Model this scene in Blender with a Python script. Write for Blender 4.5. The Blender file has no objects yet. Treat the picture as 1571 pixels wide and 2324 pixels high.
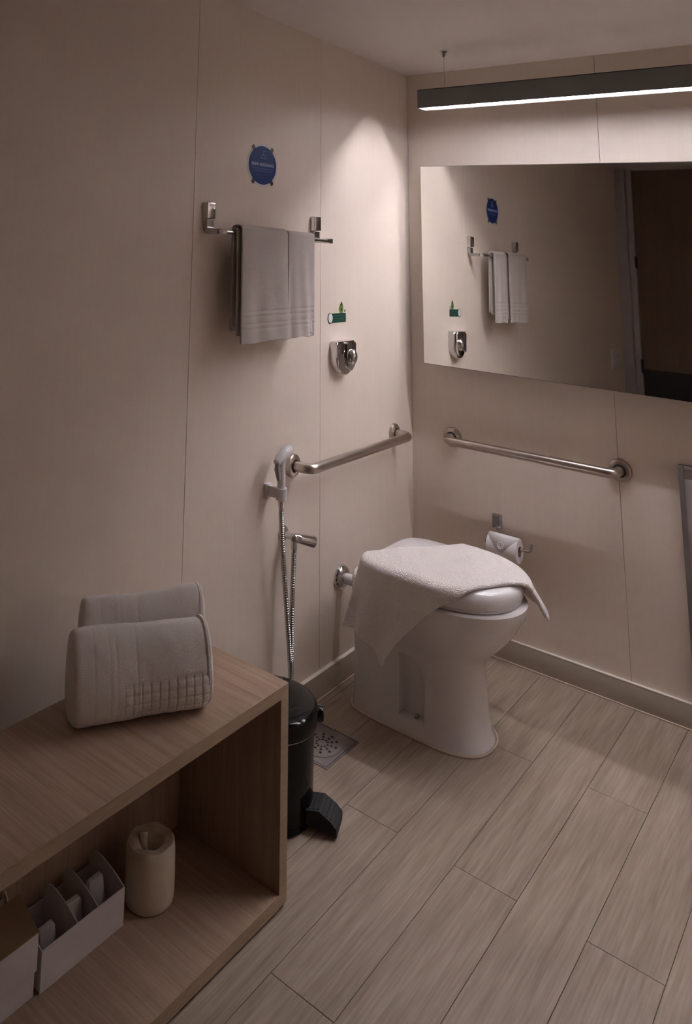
import bpy, bmesh, math, random
from mathutils import Vector, Matrix, noise

random.seed(7)
scene = bpy.context.scene
COL = scene.collection

# ------------------------------------------------------------------ camera
W, H = 1571.0, 2324.0
F_PX = 1770.108
PP = (425.235, 241.749)
CAM = Vector((1.7413, -3.4893, 1.5963))
ROT = Matrix(((0.7407341, -0.0944512, -0.6651255),
              (0.6709611, 0.1534278, 0.7254455),
              (0.0335296, -0.9836355, 0.1770223)))      # columns: right, down, forward
cam_data = bpy.data.cameras.new('camera')
cam = bpy.data.objects.new('camera', cam_data)
COL.objects.link(cam)
m = Matrix((
    (ROT[0][0], -ROT[0][1], -ROT[0][2], CAM.x),
    (ROT[1][0], -ROT[1][1], -ROT[1][2], CAM.y),
    (ROT[2][0], -ROT[2][1], -ROT[2][2], CAM.z),
    (0, 0, 0, 1)))
cam.matrix_world = m
cam_data.sensor_fit = 'HORIZONTAL'
cam_data.sensor_width = 36.0
cam_data.lens = 36.0 * F_PX / W
cam_data.shift_x = (W / 2 - PP[0]) / W
cam_data.shift_y = (PP[1] - H / 2) / W
cam_data.clip_start = 0.02
scene.camera = cam

# ------------------------------------------------------------------ world, exposure
world = bpy.data.worlds.new('World')
scene.world = world
world.use_nodes = True
world.node_tree.nodes['Background'].inputs[0].default_value = (0.02, 0.018, 0.016, 1)
world.node_tree.nodes['Background'].inputs[1].default_value = 0.2
vs = scene.view_settings
vs.view_transform = 'Standard'
vs.look = 'None'
vs.exposure = 0.0
vs.gamma = 1.0
vs.use_curve_mapping = False
scene.cycles.max_bounces = 8
scene.cycles.diffuse_bounces = 5
scene.cycles.glossy_bounces = 6
scene.cycles.sample_clamp_indirect = 0.0
scene.cycles.blur_glossy = 0.2

LAMP_STRENGTH = 126.0

# ------------------------------------------------------------------ helpers
ORIGIN = {}


def link(o, parent=None):
    COL.objects.link(o)
    if parent is not None:
        o.parent = parent
    return o


def tag(o, label=None, cat=None, group=None, kind=None):
    if label:
        o['label'] = label
    if cat:
        o['category'] = cat
    if group:
        o['group'] = group
    if kind:
        o['kind'] = kind
    return o


def thing(name, loc, label, cat, group=None, kind=None):
    o = bpy.data.objects.new(name, None)
    o.empty_display_size = 0.05
    o.location = loc
    link(o)
    ORIGIN[o.name] = Vector(loc)
    return tag(o, label, cat, group, kind)


def mesh(name, verts, faces, mat, parent=None, smooth=False, loc=None, auto=None):
    """one mesh object; verts in world coordinates"""
    if parent is not None:
        org = ORIGIN[parent.name]
    else:
        org = Vector(loc) if loc is not None else Vector((0, 0, 0))
    me = bpy.data.meshes.new(name)
    me.from_pydata([tuple(Vector(v) - org) for v in verts], [], [tuple(f) for f in faces])
    me.update()
    bm = bmesh.new()
    bm.from_mesh(me)
    bmesh.ops.remove_doubles(bm, verts=bm.verts, dist=1e-6)
    bmesh.ops.recalc_face_normals(bm, faces=bm.faces)
    bm.to_mesh(me)
    bm.free()
    if mat:
        me.materials.append(mat)
    if smooth:
        for p in me.polygons:
            p.use_smooth = True
        if auto is not None:
            try:
                me.set_sharp_from_angle(angle=math.radians(auto))
            except Exception:
                pass
    o = bpy.data.objects.new(name, me)
    if parent is None:
        o.location = org
    link(o, parent)
    ORIGIN[o.name] = org
    return o


def bm_obj(name, bm, mat, parent=None, smooth=False, loc=None, auto=None):
    verts = [v.co.copy() for v in bm.verts]
    bm.verts.index_update()
    faces = [[v.index for v in f.verts] for f in bm.faces]
    bm.free()
    return mesh(name, verts, faces, mat, parent, smooth, loc, auto)


def box(name, x0, x1, y0, y1, z0, z1, mat, parent=None, bevel=0.0, seg=1, loc=None, smooth=False):
    bm = bmesh.new()
    bmesh.ops.create_cube(bm, size=1)
    for v in bm.verts:
        v.co = Vector(((x0 + x1) / 2 + v.co.x * (x1 - x0), (y0 + y1) / 2 + v.co.y * (y1 - y0), (z0 + z1) / 2 + v.co.z * (z1 - z0)))
    if bevel:
        bmesh.ops.bevel(bm, geom=list(bm.edges), offset=bevel, segments=seg, profile=0.5, affect='EDGES')
    if loc is None and parent is None:
        loc = ((x0 + x1) / 2, (y0 + y1) / 2, z0)
    return bm_obj(name, bm, mat, parent, smooth or seg > 1, loc, 40)


def rounded_path(pts, rad, n=8):
    """polyline with rounded corners"""
    pts = [Vector(p) for p in pts]
    out = [pts[0]]
    for i in range(1, len(pts) - 1):
        a, b, c = pts[i - 1], pts[i], pts[i + 1]
        r = min(rad, (a - b).length * 0.49, (c - b).length * 0.49)
        p0 = b + (a - b).normalized() * r
        p2 = b + (c - b).normalized() * r
        for k in range(n + 1):
            t = k / n
            out.append(p0 * (1 - t) ** 2 + b * 2 * t * (1 - t) + p2 * t * t)
    out.append(pts[-1])
    return out


def smooth_path(pts, n=12):
    """catmull-rom through points"""
    pts = [Vector(p) for p in pts]
    P = [pts[0] * 2 - pts[1]] + pts + [pts[-1] * 2 - pts[-2]]
    out = []
    for i in range(1, len(P) - 2):
        for k in range(n):
            t = k / n
            a, b, c, d = P[i - 1], P[i], P[i + 1], P[i + 2]
            out.append(0.5 * ((2 * b) + (c - a) * t + (2 * a - 5 * b + 4 * c - d) * t * t + (3 * b - a - 3 * c + d) * t ** 3))
    out.append(pts[-1])
    return out


def tube_geo(pts, rad, segs=14, caps=True, rect=None):
    pts = [Vector(p) for p in pts]
    n = len(pts)
    rads = rad if isinstance(rad, (list, tuple)) else [rad] * n
    verts, faces = [], []
    t0 = (pts[1] - pts[0]).normalized()
    up = Vector((0, 0, 1)) if abs(t0.z) < 0.9 else Vector((0, 1, 0))
    nrm = (up - t0 * up.dot(t0)).normalized()
    prev = t0
    for i in range(n):
        if i == 0:
            t = t0
        elif i == n - 1:
            t = (pts[i] - pts[i - 1]).normalized()
        else:
            t = ((pts[i + 1] - pts[i]).normalized() + (pts[i] - pts[i - 1]).normalized()).normalized()
        q = prev.rotation_difference(t)
        nrm = (q @ nrm)
        nrm = (nrm - t * nrm.dot(t)).normalized()
        prev = t
        bn = t.cross(nrm)
        if rect:
            a, b = rect
            offs = [(a, b), (-a, b), (-a, -b), (a, -b)]
            k = rads[i]
            for (u, v) in offs:
                verts.append(pts[i] + bn * u * k + nrm * v * k)
        else:
            for s in range(segs):
                an = 2 * math.pi * s / segs
                verts.append(pts[i] + (nrm * math.cos(an) + bn * math.sin(an)) * rads[i])
    sg = 4 if rect else segs
    for i in range(n - 1):
        for s in range(sg):
            a = i * sg + s
            b = i * sg + (s + 1) % sg
            faces.append((a, b, b + sg, a + sg))
    if caps:
        faces.append(tuple(range(sg))[::-1])
        faces.append(tuple(range((n - 1) * sg, n * sg)))
    return verts, faces


def tube(name, pts, rad, mat, parent=None, segs=14, caps=True, rect=None, smooth=True, loc=None):
    v, f = tube_geo(pts, rad, segs, caps, rect)
    return mesh(name, v, f, mat, parent, smooth, loc, 40)


def lathe(name, prof, origin, axis, mat, parent=None, segs=32, smooth=True, loc=None, stretch=(1, 1), auto=35):
    """prof: list of (radius, height along axis). axis 'x','y','z' or negative '-y' """
    o = Vector(origin)
    ax = {'x': Vector((1, 0, 0)), '-x': Vector((-1, 0, 0)), 'y': Vector((0, 1, 0)), '-y': Vector((0, -1, 0)), 'z': Vector((0, 0, 1)), '-z': Vector((0, 0, -1))}[axis] if isinstance(axis, str) else Vector(axis).normalized()
    h = Vector((0, 0, 1)) if abs(ax.z) < 0.9 else Vector((1, 0, 0))
    u = (h - ax * h.dot(ax)).normalized()
    w = ax.cross(u)
    verts, faces = [], []
    n = len(prof)
    for (r, z) in prof:
        for s in range(segs):
            an = 2 * math.pi * s / segs
            verts.append(o + ax * z + u * (r * stretch[0] * math.cos(an)) + w * (r * stretch[1] * math.sin(an)))
    for i in range(n - 1):
        for s in range(segs):
            a = i * segs + s
            b = i * segs + (s + 1) % segs
            faces.append((a, b, b + segs, a + segs))
    if prof[0][0] > 1e-5:
        faces.append(tuple(range(segs))[::-1])
    if prof[-1][0] > 1e-5:
        faces.append(tuple(range((n - 1) * segs, n * segs)))
    return mesh(name, verts, faces, mat, parent, smooth, loc, auto)


def prism(name, poly, fn, d0, d1, mat, parent=None, bevel=0.0, seg=2, smooth=False, loc=None):
    """poly: 2D outline; fn(u, v, d) -> world point"""
    bm = bmesh.new()
    a = [bm.verts.new(fn(u, v, d0)) for (u, v) in poly]
    b = [bm.verts.new(fn(u, v, d1)) for (u, v) in poly]
    n = len(poly)
    bm.faces.new(a[::-1])
    top = bm.faces.new(b)
    for i in range(n):
        bm.faces.new((a[i], a[(i + 1) % n], b[(i + 1) % n], b[i]))
    if bevel:
        bmesh.ops.bevel(bm, geom=list(top.edges), offset=bevel, segments=seg, profile=0.5, affect='EDGES')
    return bm_obj(name, bm, mat, parent, smooth or bevel > 0, loc, 40)


def rrect(x0, x1, y0, y1, r, n=5):
    out = []
    for (cx, cy, a0) in ((x1 - r, y1 - r, 0), (x0 + r, y1 - r, 90), (x0 + r, y0 + r, 180), (x1 - r, y0 + r, 270)):
        for k in range(n + 1):
            a = math.radians(a0 + 90 * k / n)
            out.append((cx + r * math.cos(a), cy + r * math.sin(a)))
    return out


def subsurf(o, lv=1):
    mo = o.modifiers.new('Subdivision', 'SUBSURF')
    mo.levels = lv
    mo.render_levels = lv
    return o


def solidify(o, t, off=0.0):
    mo = o.modifiers.new('Solidify', 'SOLIDIFY')
    mo.thickness = t
    mo.offset = off
    return o


def left_wall(u, v, d):          # u: +y toward the corner, v: z, d: out of the left wall
    return (d, u, v)


def back_wall(u, v, d):
    return (u, -d, v)


# ------------------------------------------------------------------ materials
def new_mat(name):
    mt = bpy.data.materials.new(name)
    mt.use_nodes = True
    nt = mt.node_tree
    b = nt.nodes['Principled BSDF']
    return mt, nt, b


def plain(name, col, rough=0.5, metal=0.0, spec=0.5, coat=0.0, noise_amt=0.0, noise_scale=40.0, bump=0.0, bump_scale=200.0, sheen=0.0):
    mt, nt, b = new_mat(name)
    b.inputs['Base Color'].default_value = (*col, 1)
    b.inputs['Roughness'].default_value = rough
    b.inputs['Metallic'].default_value = metal
    b.inputs['Specular IOR Level'].default_value = spec
    b.inputs['Coat Weight'].default_value = coat
    b.inputs['Sheen Weight'].default_value = sheen
    tc = nt.nodes.new('ShaderNodeTexCoord')
    if noise_amt or True:
        nz = nt.nodes.new('ShaderNodeTexNoise')
        nz.inputs['Scale'].default_value = noise_scale
        nz.inputs['Detail'].default_value = 1
        nt.links.new(tc.outputs['Object'], nz.inputs['Vector'])
        mx = nt.nodes.new('ShaderNodeMix')
        mx.data_type = 'RGBA'
        a = max(noise_amt, 0.02)
        mx.inputs['A'].default_value = (*[c * (1 - a) for c in col], 1)
        mx.inputs['B'].default_value = (*[min(1, c * (1 + a)) for c in col], 1)
        nt.links.new(nz.outputs['Fac'], mx.inputs['Factor'])
        nt.links.new(mx.outputs['Result'], b.inputs['Base Color'])
    if bump:
        n2 = nt.nodes.new('ShaderNodeTexNoise')
        n2.inputs['Scale'].default_value = bump_scale
        n2.inputs['Detail'].default_value = 3
        nt.links.new(tc.outputs['Object'], n2.inputs['Vector'])
        bp = nt.nodes.new('ShaderNodeBump')
        bp.inputs['Strength'].default_value = bump
        bp.inputs['Distance'].default_value = 0.002
        nt.links.new(n2.outputs['Fac'], bp.inputs['Height'])
        nt.links.new(bp.outputs['Normal'], b.inputs['Normal'])
    return mt


def streaks(name, dark, light, scale, rough=0.45, bump=0.05, fine=(1, 1, 1), contrast=(0.3, 0.7), rnd=0.0, spec=0.4):
    """wood-like streaks; scale stretches the noise, fine adds a second finer layer"""
    mt, nt, b = new_mat(name)
    tc = nt.nodes.new('ShaderNodeTexCoord')
    mp = nt.nodes.new('ShaderNodeMapping')
    mp.inputs['Scale'].default_value = scale
    oi = nt.nodes.new('ShaderNodeObjectInfo')
    addv = nt.nodes.new('ShaderNodeVectorMath')
    addv.operation = 'MULTIPLY_ADD'
    comb = nt.nodes.new('ShaderNodeCombineXYZ')
    for k in range(3):
        nt.links.new(oi.outputs['Random'], comb.inputs[k])
    addv.inputs[1].default_value = (7.3, 5.1, 3.7)
    nt.links.new(comb.outputs[0], addv.inputs[0])
    nt.links.new(tc.outputs['Object'], addv.inputs[2])
    nt.links.new(addv.outputs[0], mp.inputs['Vector'])
    n1 = nt.nodes.new('ShaderNodeTexNoise')
    n1.inputs['Scale'].default_value = 1.0
    n1.inputs['Detail'].default_value = 3
    n1.inputs['Roughness'].default_value = 0.6
    nt.links.new(mp.outputs[0], n1.inputs['Vector'])
    mp2 = nt.nodes.new('ShaderNodeMapping')
    mp2.inputs['Scale'].default_value = fine
    nt.links.new(addv.outputs[0], mp2.inputs['Vector'])
    n2 = nt.nodes.new('ShaderNodeTexNoise')
    n2.inputs['Scale'].default_value = 1.0
    n2.inputs['Detail'].default_value = 1
    nt.links.new(mp2.outputs[0], n2.inputs['Vector'])
    ad = nt.nodes.new('ShaderNodeMath')
    ad.operation = 'MULTIPLY_ADD'
    ad.inputs[1].default_value = 0.45
    nt.links.new(n2.outputs['Fac'], ad.inputs[0])
    ml = nt.nodes.new('ShaderNodeMath')
    ml.operation = 'MULTIPLY'
    ml.inputs[1].default_value = 0.55
    nt.links.new(n1.outputs['Fac'], ml.inputs[0])
    nt.links.new(ml.outputs[0], ad.inputs[2])
    cr = nt.nodes.new('ShaderNodeValToRGB')
    cr.color_ramp.elements[0].position = contrast[0]
    cr.color_ramp.elements[0].color = (*dark, 1)
    cr.color_ramp.elements[1].position = contrast[1]
    cr.color_ramp.elements[1].color = (*light, 1)
    nt.links.new(ad.outputs[0], cr.inputs['Fac'])
    if rnd:
        hs = nt.nodes.new('ShaderNodeHueSaturation')
        mr = nt.nodes.new('ShaderNodeMapRange')
        mr.inputs['To Min'].default_value = 1 - rnd
        mr.inputs['To Max'].default_value = 1 + rnd
        nt.links.new(oi.outputs['Random'], mr.inputs['Value'])
        nt.links.new(mr.outputs[0], hs.inputs['Value'])
        nt.links.new(cr.outputs[0], hs.inputs['Color'])
        nt.links.new(hs.outputs[0], b.inputs['Base Color'])
    else:
        nt.links.new(cr.outputs[0], b.inputs['Base Color'])
    b.inputs['Roughness'].default_value = rough
    b.inputs['Specular IOR Level'].default_value = spec
    if bump:
        bp = nt.nodes.new('ShaderNodeBump')
        bp.inputs['Strength'].default_value = bump
        bp.inputs['Distance'].default_value = 0.001
        nt.links.new(ad.outputs[0], bp.inputs['Height'])
        nt.links.new(bp.outputs['Normal'], b.inputs['Normal'])
    return mt


def terry(name, col, scale=260.0, strength=0.9, dist=0.004):
    mt, nt, b = new_mat(name)
    tc = nt.nodes.new('ShaderNodeTexCoord')
    nz = nt.nodes.new('ShaderNodeTexNoise')
    nz.inputs['Scale'].default_value = scale
    nz.inputs['Detail'].default_value = 3
    nz.inputs['Roughness'].default_value = 0.7
    nt.links.new(tc.outputs['Object'], nz.inputs['Vector'])
    vo = nt.nodes.new('ShaderNodeTexVoronoi')
    vo.inputs['Scale'].default_value = scale * 1.2
    nt.links.new(tc.outputs['Object'], vo.inputs['Vector'])
    ad = nt.nodes.new('ShaderNodeMath')
    ad.operation = 'SUBTRACT'
    nt.links.new(nz.outputs['Fac'], ad.inputs[0])
    nt.links.new(vo.outputs['Distance'], ad.inputs[1])
    bp = nt.nodes.new('ShaderNodeBump')
    bp.inputs['Strength'].default_value = strength
    bp.inputs['Distance'].default_value = dist
    nt.links.new(ad.outputs[0], bp.inputs['Height'])
    nt.links.new(bp.outputs['Normal'], b.inputs['Normal'])
    cr = nt.nodes.new('ShaderNodeValToRGB')
    cr.color_ramp.elements[0].position = 0.2
    cr.color_ramp.elements[0].color = (*[c * 0.86 for c in col], 1)
    cr.color_ramp.elements[1].position = 0.7
    cr.color_ramp.elements[1].color = (*col, 1)
    nt.links.new(nz.outputs['Fac'], cr.inputs['Fac'])
    nt.links.new(cr.outputs[0], b.inputs['Base Color'])
    b.inputs['Roughness'].default_value = 0.95
    b.inputs['Specular IOR Level'].default_value = 0.1
    b.inputs['Sheen Weight'].default_value = 0.25
    b.inputs['Sheen Roughness'].default_value = 0.6
    return mt


def emitter(name, col, strength):
    mt, nt, b = new_mat(name)
    b.inputs['Base Color'].default_value = (0.9, 0.9, 0.9, 1)
    b.inputs['Emission Color'].default_value = (*col, 1)
    b.inputs['Emission Strength'].default_value = strength
    return mt


WALL = (0.790, 0.685, 0.600)
M = {}
M['wall'] = streaks('beige_laminate', [c * 0.975 for c in WALL], [min(1, c * 1.02) for c in WALL], (60, 60, 1.2), rough=0.42, bump=0.0, fine=(220, 220, 30), contrast=(0.3, 0.7), spec=0.3)
M['ceiling'] = plain('ceiling_paint', (0.87, 0.815, 0.79), 0.9, noise_scale=6)
M['wall_far'] = plain('pale_wall_paint', (0.86, 0.80, 0.74), 0.8, noise_scale=5)
M['joint'] = plain('joint_filler', (0.34, 0.27, 0.22), 0.9)  # dark filler visible in the joints between wall panels
M['base'] = plain('baseboard_stone', (0.50, 0.445, 0.38), 0.4, noise_amt=0.05, noise_scale=25)
M['base_lit_top'] = plain('baseboard_lit_top', (0.85, 0.79, 0.72), 0.4)  # paler skirting top: light caught by the ledge, put into the colour
M['caulk'] = plain('cream_caulk', (0.62, 0.50, 0.40), 0.7, noise_amt=0.1)
M['plank'] = streaks('wood_look_tile', (0.255, 0.190, 0.142), (0.43, 0.345, 0.278), (24, 2.2, 1), rough=0.42, bump=0.0, fine=(170, 7, 1), contrast=(0.30, 0.70), rnd=0.03, spec=0.35)
M['slab'] = plain('floor_grout', (0.13, 0.095, 0.07), 0.9)
M['wood_x'] = streaks('oak_laminate_across', (0.34, 0.225, 0.155), (0.52, 0.37, 0.275), (3, 60, 60), rough=0.5, bump=0.0, fine=(8, 330, 330), contrast=(0.3, 0.72))
M['wood_z'] = streaks('oak_laminate_upright', (0.34, 0.225, 0.155), (0.50, 0.355, 0.265), (60, 60, 3), rough=0.5, bump=0.0, fine=(330, 330, 8), contrast=(0.3, 0.72))
M['edge'] = streaks('oak_edge_band', (0.36, 0.255, 0.175), (0.46, 0.34, 0.245), (50, 4, 50), rough=0.5, bump=0.0, fine=(300, 20, 300))
M['porcelain'] = plain('white_porcelain', (0.74, 0.70, 0.70), 0.12, spec=0.5, coat=0.4, noise_scale=3)
M['lid'] = plain('white_seat_plastic', (0.80, 0.77, 0.78), 0.16, spec=0.5, coat=0.3, noise_scale=3)
M['chrome'] = plain('chrome', (0.66, 0.65, 0.66), 0.09, metal=1.0)
M['chrome_dull'] = plain('satin_chrome', (0.50, 0.49, 0.50), 0.2, metal=1.0)
M['steel'] = plain('brushed_steel', (0.50, 0.44, 0.40), 0.30, metal=1.0, bump=0.05, bump_scale=400)
M['white_plastic'] = plain('white_plastic', (0.72, 0.69, 0.70), 0.35)
M['grey_plastic'] = plain('grey_plastic', (0.30, 0.29, 0.30), 0.4)
M['black'] = plain('black_enamel', (0.003, 0.003, 0.003), 0.12, spec=0.25)
M['black_rubber'] = plain('black_rubber', (0.010, 0.010, 0.011), 0.55, bump=0.5, bump_scale=500)
M['dark'] = plain('dark_hole', (0.012, 0.008, 0.006), 0.8)
M['towel'] = terry('white_terry', (0.93, 0.865, 0.83), 560, 0.6, 0.002)
M['towel_fluffy'] = terry('white_fluffy_terry', (0.94, 0.87, 0.84), 230, 0.75, 0.005)
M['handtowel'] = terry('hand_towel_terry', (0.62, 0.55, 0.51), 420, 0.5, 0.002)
M['paper'] = plain('toilet_paper', (0.80, 0.76, 0.77), 0.9, bump=0.2, bump_scale=120)
M['wrap'] = plain('paper_wrapping', (0.70, 0.60, 0.48), 0.7, bump=0.6, bump_scale=45)
M['card'] = plain('white_card', (0.72, 0.68, 0.70), 0.6)
M['kraft'] = plain('kraft_card', (0.30, 0.19, 0.11), 0.8)
M['tube_card'] = plain('brown_cardboard', (0.30, 0.21, 0.14), 0.9)
M['blue'] = plain('blue_print', (0.014, 0.040, 0.200), 0.5, spec=0.2)
M['blue_dark'] = plain('dark_blue_print', (0.012, 0.018, 0.060), 0.35)
M['film'] = plain('pale_film', (0.66, 0.62, 0.66), 0.35)
M['print_white'] = plain('pale_print', (0.48, 0.50, 0.72), 0.5)
M['print_faint'] = plain('faint_print', (0.05, 0.09, 0.30), 0.5)
M['green'] = plain('dark_green_print', (0.010, 0.055, 0.040), 0.4)
M['green_mid'] = plain('teal_print', (0.04, 0.16, 0.13), 0.4)
M['green_leaf'] = plain('leaf_green_print', (0.15, 0.26, 0.05), 0.4)
M['sticker_white'] = plain('white_print', (0.75, 0.74, 0.73), 0.4)
M['lamp_body'] = plain('grey_lamp_body', (0.20, 0.205, 0.20), 0.45)
M['reflector'] = plain('white_reflector', (0.86, 0.86, 0.87), 0.5)
M['led'] = emitter('led_strip_light', (0.96, 0.94, 1.0), LAMP_STRENGTH)
M['mirror'] = plain('mirror_silver', (0.86, 0.86, 0.84), 0.02, metal=1.0)
M['mirror_edge'] = plain('dark_mirror_edge', (0.10, 0.085, 0.07), 0.4)
M['frame_grey'] = plain('grey_frame', (0.20, 0.175, 0.17), 0.5)
M['frame_panel'] = plain('pale_panel', (0.42, 0.37, 0.37), 0.35)
M['jamb'] = plain('grey_jamb_paint', (0.44, 0.40, 0.42), 0.5)
M['door'] = streaks('brown_door_veneer', (0.14, 0.085, 0.055), (0.19, 0.12, 0.08), (30, 30, 2), rough=0.5, bump=0.0, fine=(200, 200, 8))
M['drain_steel'] = plain('drain_steel', (0.34, 0.315, 0.315), 0.35, metal=0.8)

# mirrors must stay clean: no colour noise on the silver
nt = M['mirror'].node_tree
for l in list(nt.links):
    if l.to_socket.name == 'Base Color':
        nt.links.remove(l)

# ------------------------------------------------------------------ the room
XR, YB = 2.20, -3.86            # right wall, rear wall


def ceil_z(x, y):
    return 2.461 - 0.019 * x - 0.018 * y


# floor: slab + planks
floor = box('floor', -0.02, XR + 0.02, YB - 0.02, 0.02, -0.05, -0.0025, M['slab'])
tag(floor, 'floor of beige wood-look planks', None, None, 'structure')
PW, PL, GAP = 0.1635, 1.2, 0.0013
col_i = 0
x = 0.041 - PW
ci = -1
plank_meshes = {}
while x < XR - 0.005:
    xa, xb = max(x, 0.0), min(x + PW, XR)
    off = -1.195 if ci % 2 == 0 else -0.595
    # columns counted so that the one starting at .368 has joints at -1.195
    ys = []
    k = -6
    y = off + 1.2 * 4
    cuts = [off + 1.2 * j for j in range(-4, 3)]
    cuts = [c for c in cuts if YB + 0.02 < c < -0.02]
    edges = [YB] + sorted(cuts) + [0.0]
    for (ya, yb) in zip(edges[:-1], edges[1:]):
        if xb - xa < 0.01:
            continue
        p = box('plank', xa + GAP / 2, xb - GAP / 2, ya + GAP / 2, yb - GAP / 2, -0.0025, 0.0, M['plank'], floor, bevel=0.0006)
    x += PW
    ci += 1

# ceiling
v = []
for (xx, yy) in ((-0.03, 0.03), (XR + 0.03, 0.03), (XR + 0.03, YB - 0.03), (-0.03, YB - 0.03)):
    v.append((xx, yy, ceil_z(xx, yy)))
for (xx, yy) in ((-0.03, 0.03), (XR + 0.03, 0.03), (XR + 0.03, YB - 0.03), (-0.03, YB - 0.03)):
    v.append((xx, yy, ceil_z(xx, yy) + 0.05))
ceiling = mesh('ceiling', v, [(0, 1, 2, 3), (4, 5, 6, 7), (0, 1, 5, 4), (1, 2, 6, 5), (2, 3, 7, 6), (3, 0, 4, 7)], M['ceiling'])
tag(ceiling, 'plain pale ceiling', None, None, 'structure')


def wall_panel(name, axis, a0, a1, mat, parent, inset=0.004):
    """wall panel with a slight bevelled edge; top follows the ceiling"""
    g = 0.0007
    if axis == 'left':
        return box(name, -inset, 0.0, a0 + g, a1 - g, 0.0, 2.60, mat, parent, bevel=0.0008)
    return box(name, a0 + g, a1 - g, 0.0, inset, 0.0, 2.60, mat, parent, bevel=0.0008)


wl = box('wall_left', -0.09, -0.004, YB - 0.02, 0.09, 0.0, 2.62, M['joint'])
tag(wl, 'left wall of beige laminate panels', None, None, 'structure')
for (a, b) in ((-0.769, 0.004), (-1.542, -0.769), (-2.75, -1.542), (YB, -2.75)):
    wall_panel('panel', 'left', a, b, M['wall'], wl)
wb = box('wall_back', 0.0, XR + 0.02, 0.004, 0.09, 0.0, 2.62, M['joint'])
tag(wb, 'back wall of beige laminate panels behind the mirror', None, None, 'structure')
for (a, b) in ((0.0, 0.847), (0.847, 1.694), (1.694, XR)):
    wall_panel('panel', 'back', a, b, M['wall'], wb)
wr_ = box('wall_right', XR, XR + 0.08, YB - 0.02, 0.0, 0.0, 2.62, M['wall'])
tag(wr_, 'right wall of the bathroom, beige', None, None, 'structure')
wq = box('wall_rear', 0.0, XR, YB - 0.08, YB, 0.0, 2.62, M['wall_far'])
tag(wq, 'rear wall with the door, seen in the mirror', None, None, 'structure')

# baseboards with cream caulk line
bl = box('baseboard_left', 0.0, 0.015, YB, 0.0, 0.0, 0.083, M['base'], bevel=0.0015, seg=2)
tag(bl, 'beige skirting along the left wall', None, None, 'structure')
box('lit_top_strip', 0.0, 0.0155, YB, -0.0125, 0.0815, 0.0845, M['base_lit_top'], bl)  # thin strip added to carry the painted light along the top edge
tube('caulk_line', [(0.0165, -3.8, 0.002), (0.0165, -0.012, 0.002)], 0.0032, M['caulk'], bl, segs=8)
bb = box('baseboard_back', 0.012, XR, -0.012, 0.0, 0.0, 0.083, M['base'], bevel=0.0015, seg=2)
tag(bb, 'beige skirting along the back wall', None, None, 'structure')
box('lit_top_strip', 0.0125, XR, -0.0125, 0.0, 0.0815, 0.0845, M['base_lit_top'], bb)
tube('caulk_line', [(0.012, -0.0135, 0.002), (XR, -0.0135, 0.002)], 0.0032, M['caulk'], bb, segs=8)

# door on the rear wall (seen in the mirror only)
d1 = box('door_1', 0.13, 1.02, YB + 0.006, YB + 0.030, 0.01, 2.495, M['door'])
tag(d1, 'brown veneered door with black lower plate, seen in the mirror', None, None, 'structure')
box('kick_plate', 0.135, 1.015, YB + 0.030, YB + 0.034, 0.012, 0.93, M['black_rubber'], d1)
for z in (0.95, 1.75):
    tube('hinge', [(0.128, YB + 0.040, z - 0.05), (0.128, YB + 0.040, z + 0.05)], 0.008, M['dark'], d1, segs=8)
t1 = box('trim_1', 0.0, 0.075, YB, YB + 0.045, 0.0, 2.51, M['jamb'], bevel=0.003)
tag(t1, 'grey door casing at the left of the door', None, None, 'structure')
box('door_stop', 0.080, 0.124, YB, YB + 0.032, 0.0, 2.51, M['jamb'], t1, bevel=0.002)
t2 = box('trim_2', 1.03, 1.12, YB, YB + 0.045, 0.0, 2.51, M['jamb'], bevel=0.003)
tag(t2, 'grey door casing at the right of the door', None, None, 'structure')

# ------------------------------------------------------------------ pendant lamp
LX0, LX1 = 0.245, 1.96
LY0, LY1 = -0.388, -0.312        # front, back


def lz(xx):
    return 2.2165 - 0.0200 * (xx - 0.25)


lamp = thing('pendant_lamp', (0.9, -0.35, 2.20), 'long dark grey linear pendant lamp hanging above the mirror', 'lamp')


def beam(name, y0, y1, dz0, dz1, mat, x0=LX0, x1=LX1):
    v = []
    for xx in (x0, x1):
        for (yy, dz) in ((y0, dz0), (y1, dz0), (y1, dz1), (y0, dz1)):
            v.append((xx, yy, lz(xx) + dz))
    return mesh(name, v, [(0, 1, 2, 3), (4, 5, 6, 7), (0, 1, 5, 4), (1, 2, 6, 5), (2, 3, 7, 6), (3, 0, 4, 7)], mat, lamp)


TH = 0.0025
beam('side_panel', LY0, LY0 + TH, 0.0, 0.080, M['lamp_body'])
beam('side_panel', LY1 - TH, LY1, 0.0, 0.080, M['lamp_body'])
beam('top_panel', LY0, LY1, 0.0775, 0.080, M['lamp_body'])
beam('end_cap', LY0, LY1, 0.0, 0.080, M['lamp_body'], LX0 - 0.003, LX0)
beam('end_cap', LY0, LY1, 0.0, 0.080, M['lamp_body'], LX1, LX1 + 0.003)
ZR = 0.031                       # depth of the light strip inside the channel
beam('reflector', LY0 + TH, LY0 + TH + 0.0012, 0.0015, ZR + 0.004, M['reflector'], LX0 + 0.001, LX1 - 0.001)
beam('reflector', LY1 - TH - 0.0012, LY1 - TH, 0.0015, ZR + 0.004, M['reflector'], LX0 + 0.001, LX1 - 0.001)
beam('reflector', LY0 + TH, LY1 - TH, ZR + 0.004, ZR + 0.006, M['reflector'], LX0 + 0.001, LX1 - 0.001)
beam('light_strip', -0.360, -0.340, ZR, ZR + 0.0038, M['led'], LX0 + 0.045, LX1 - 0.045)
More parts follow.
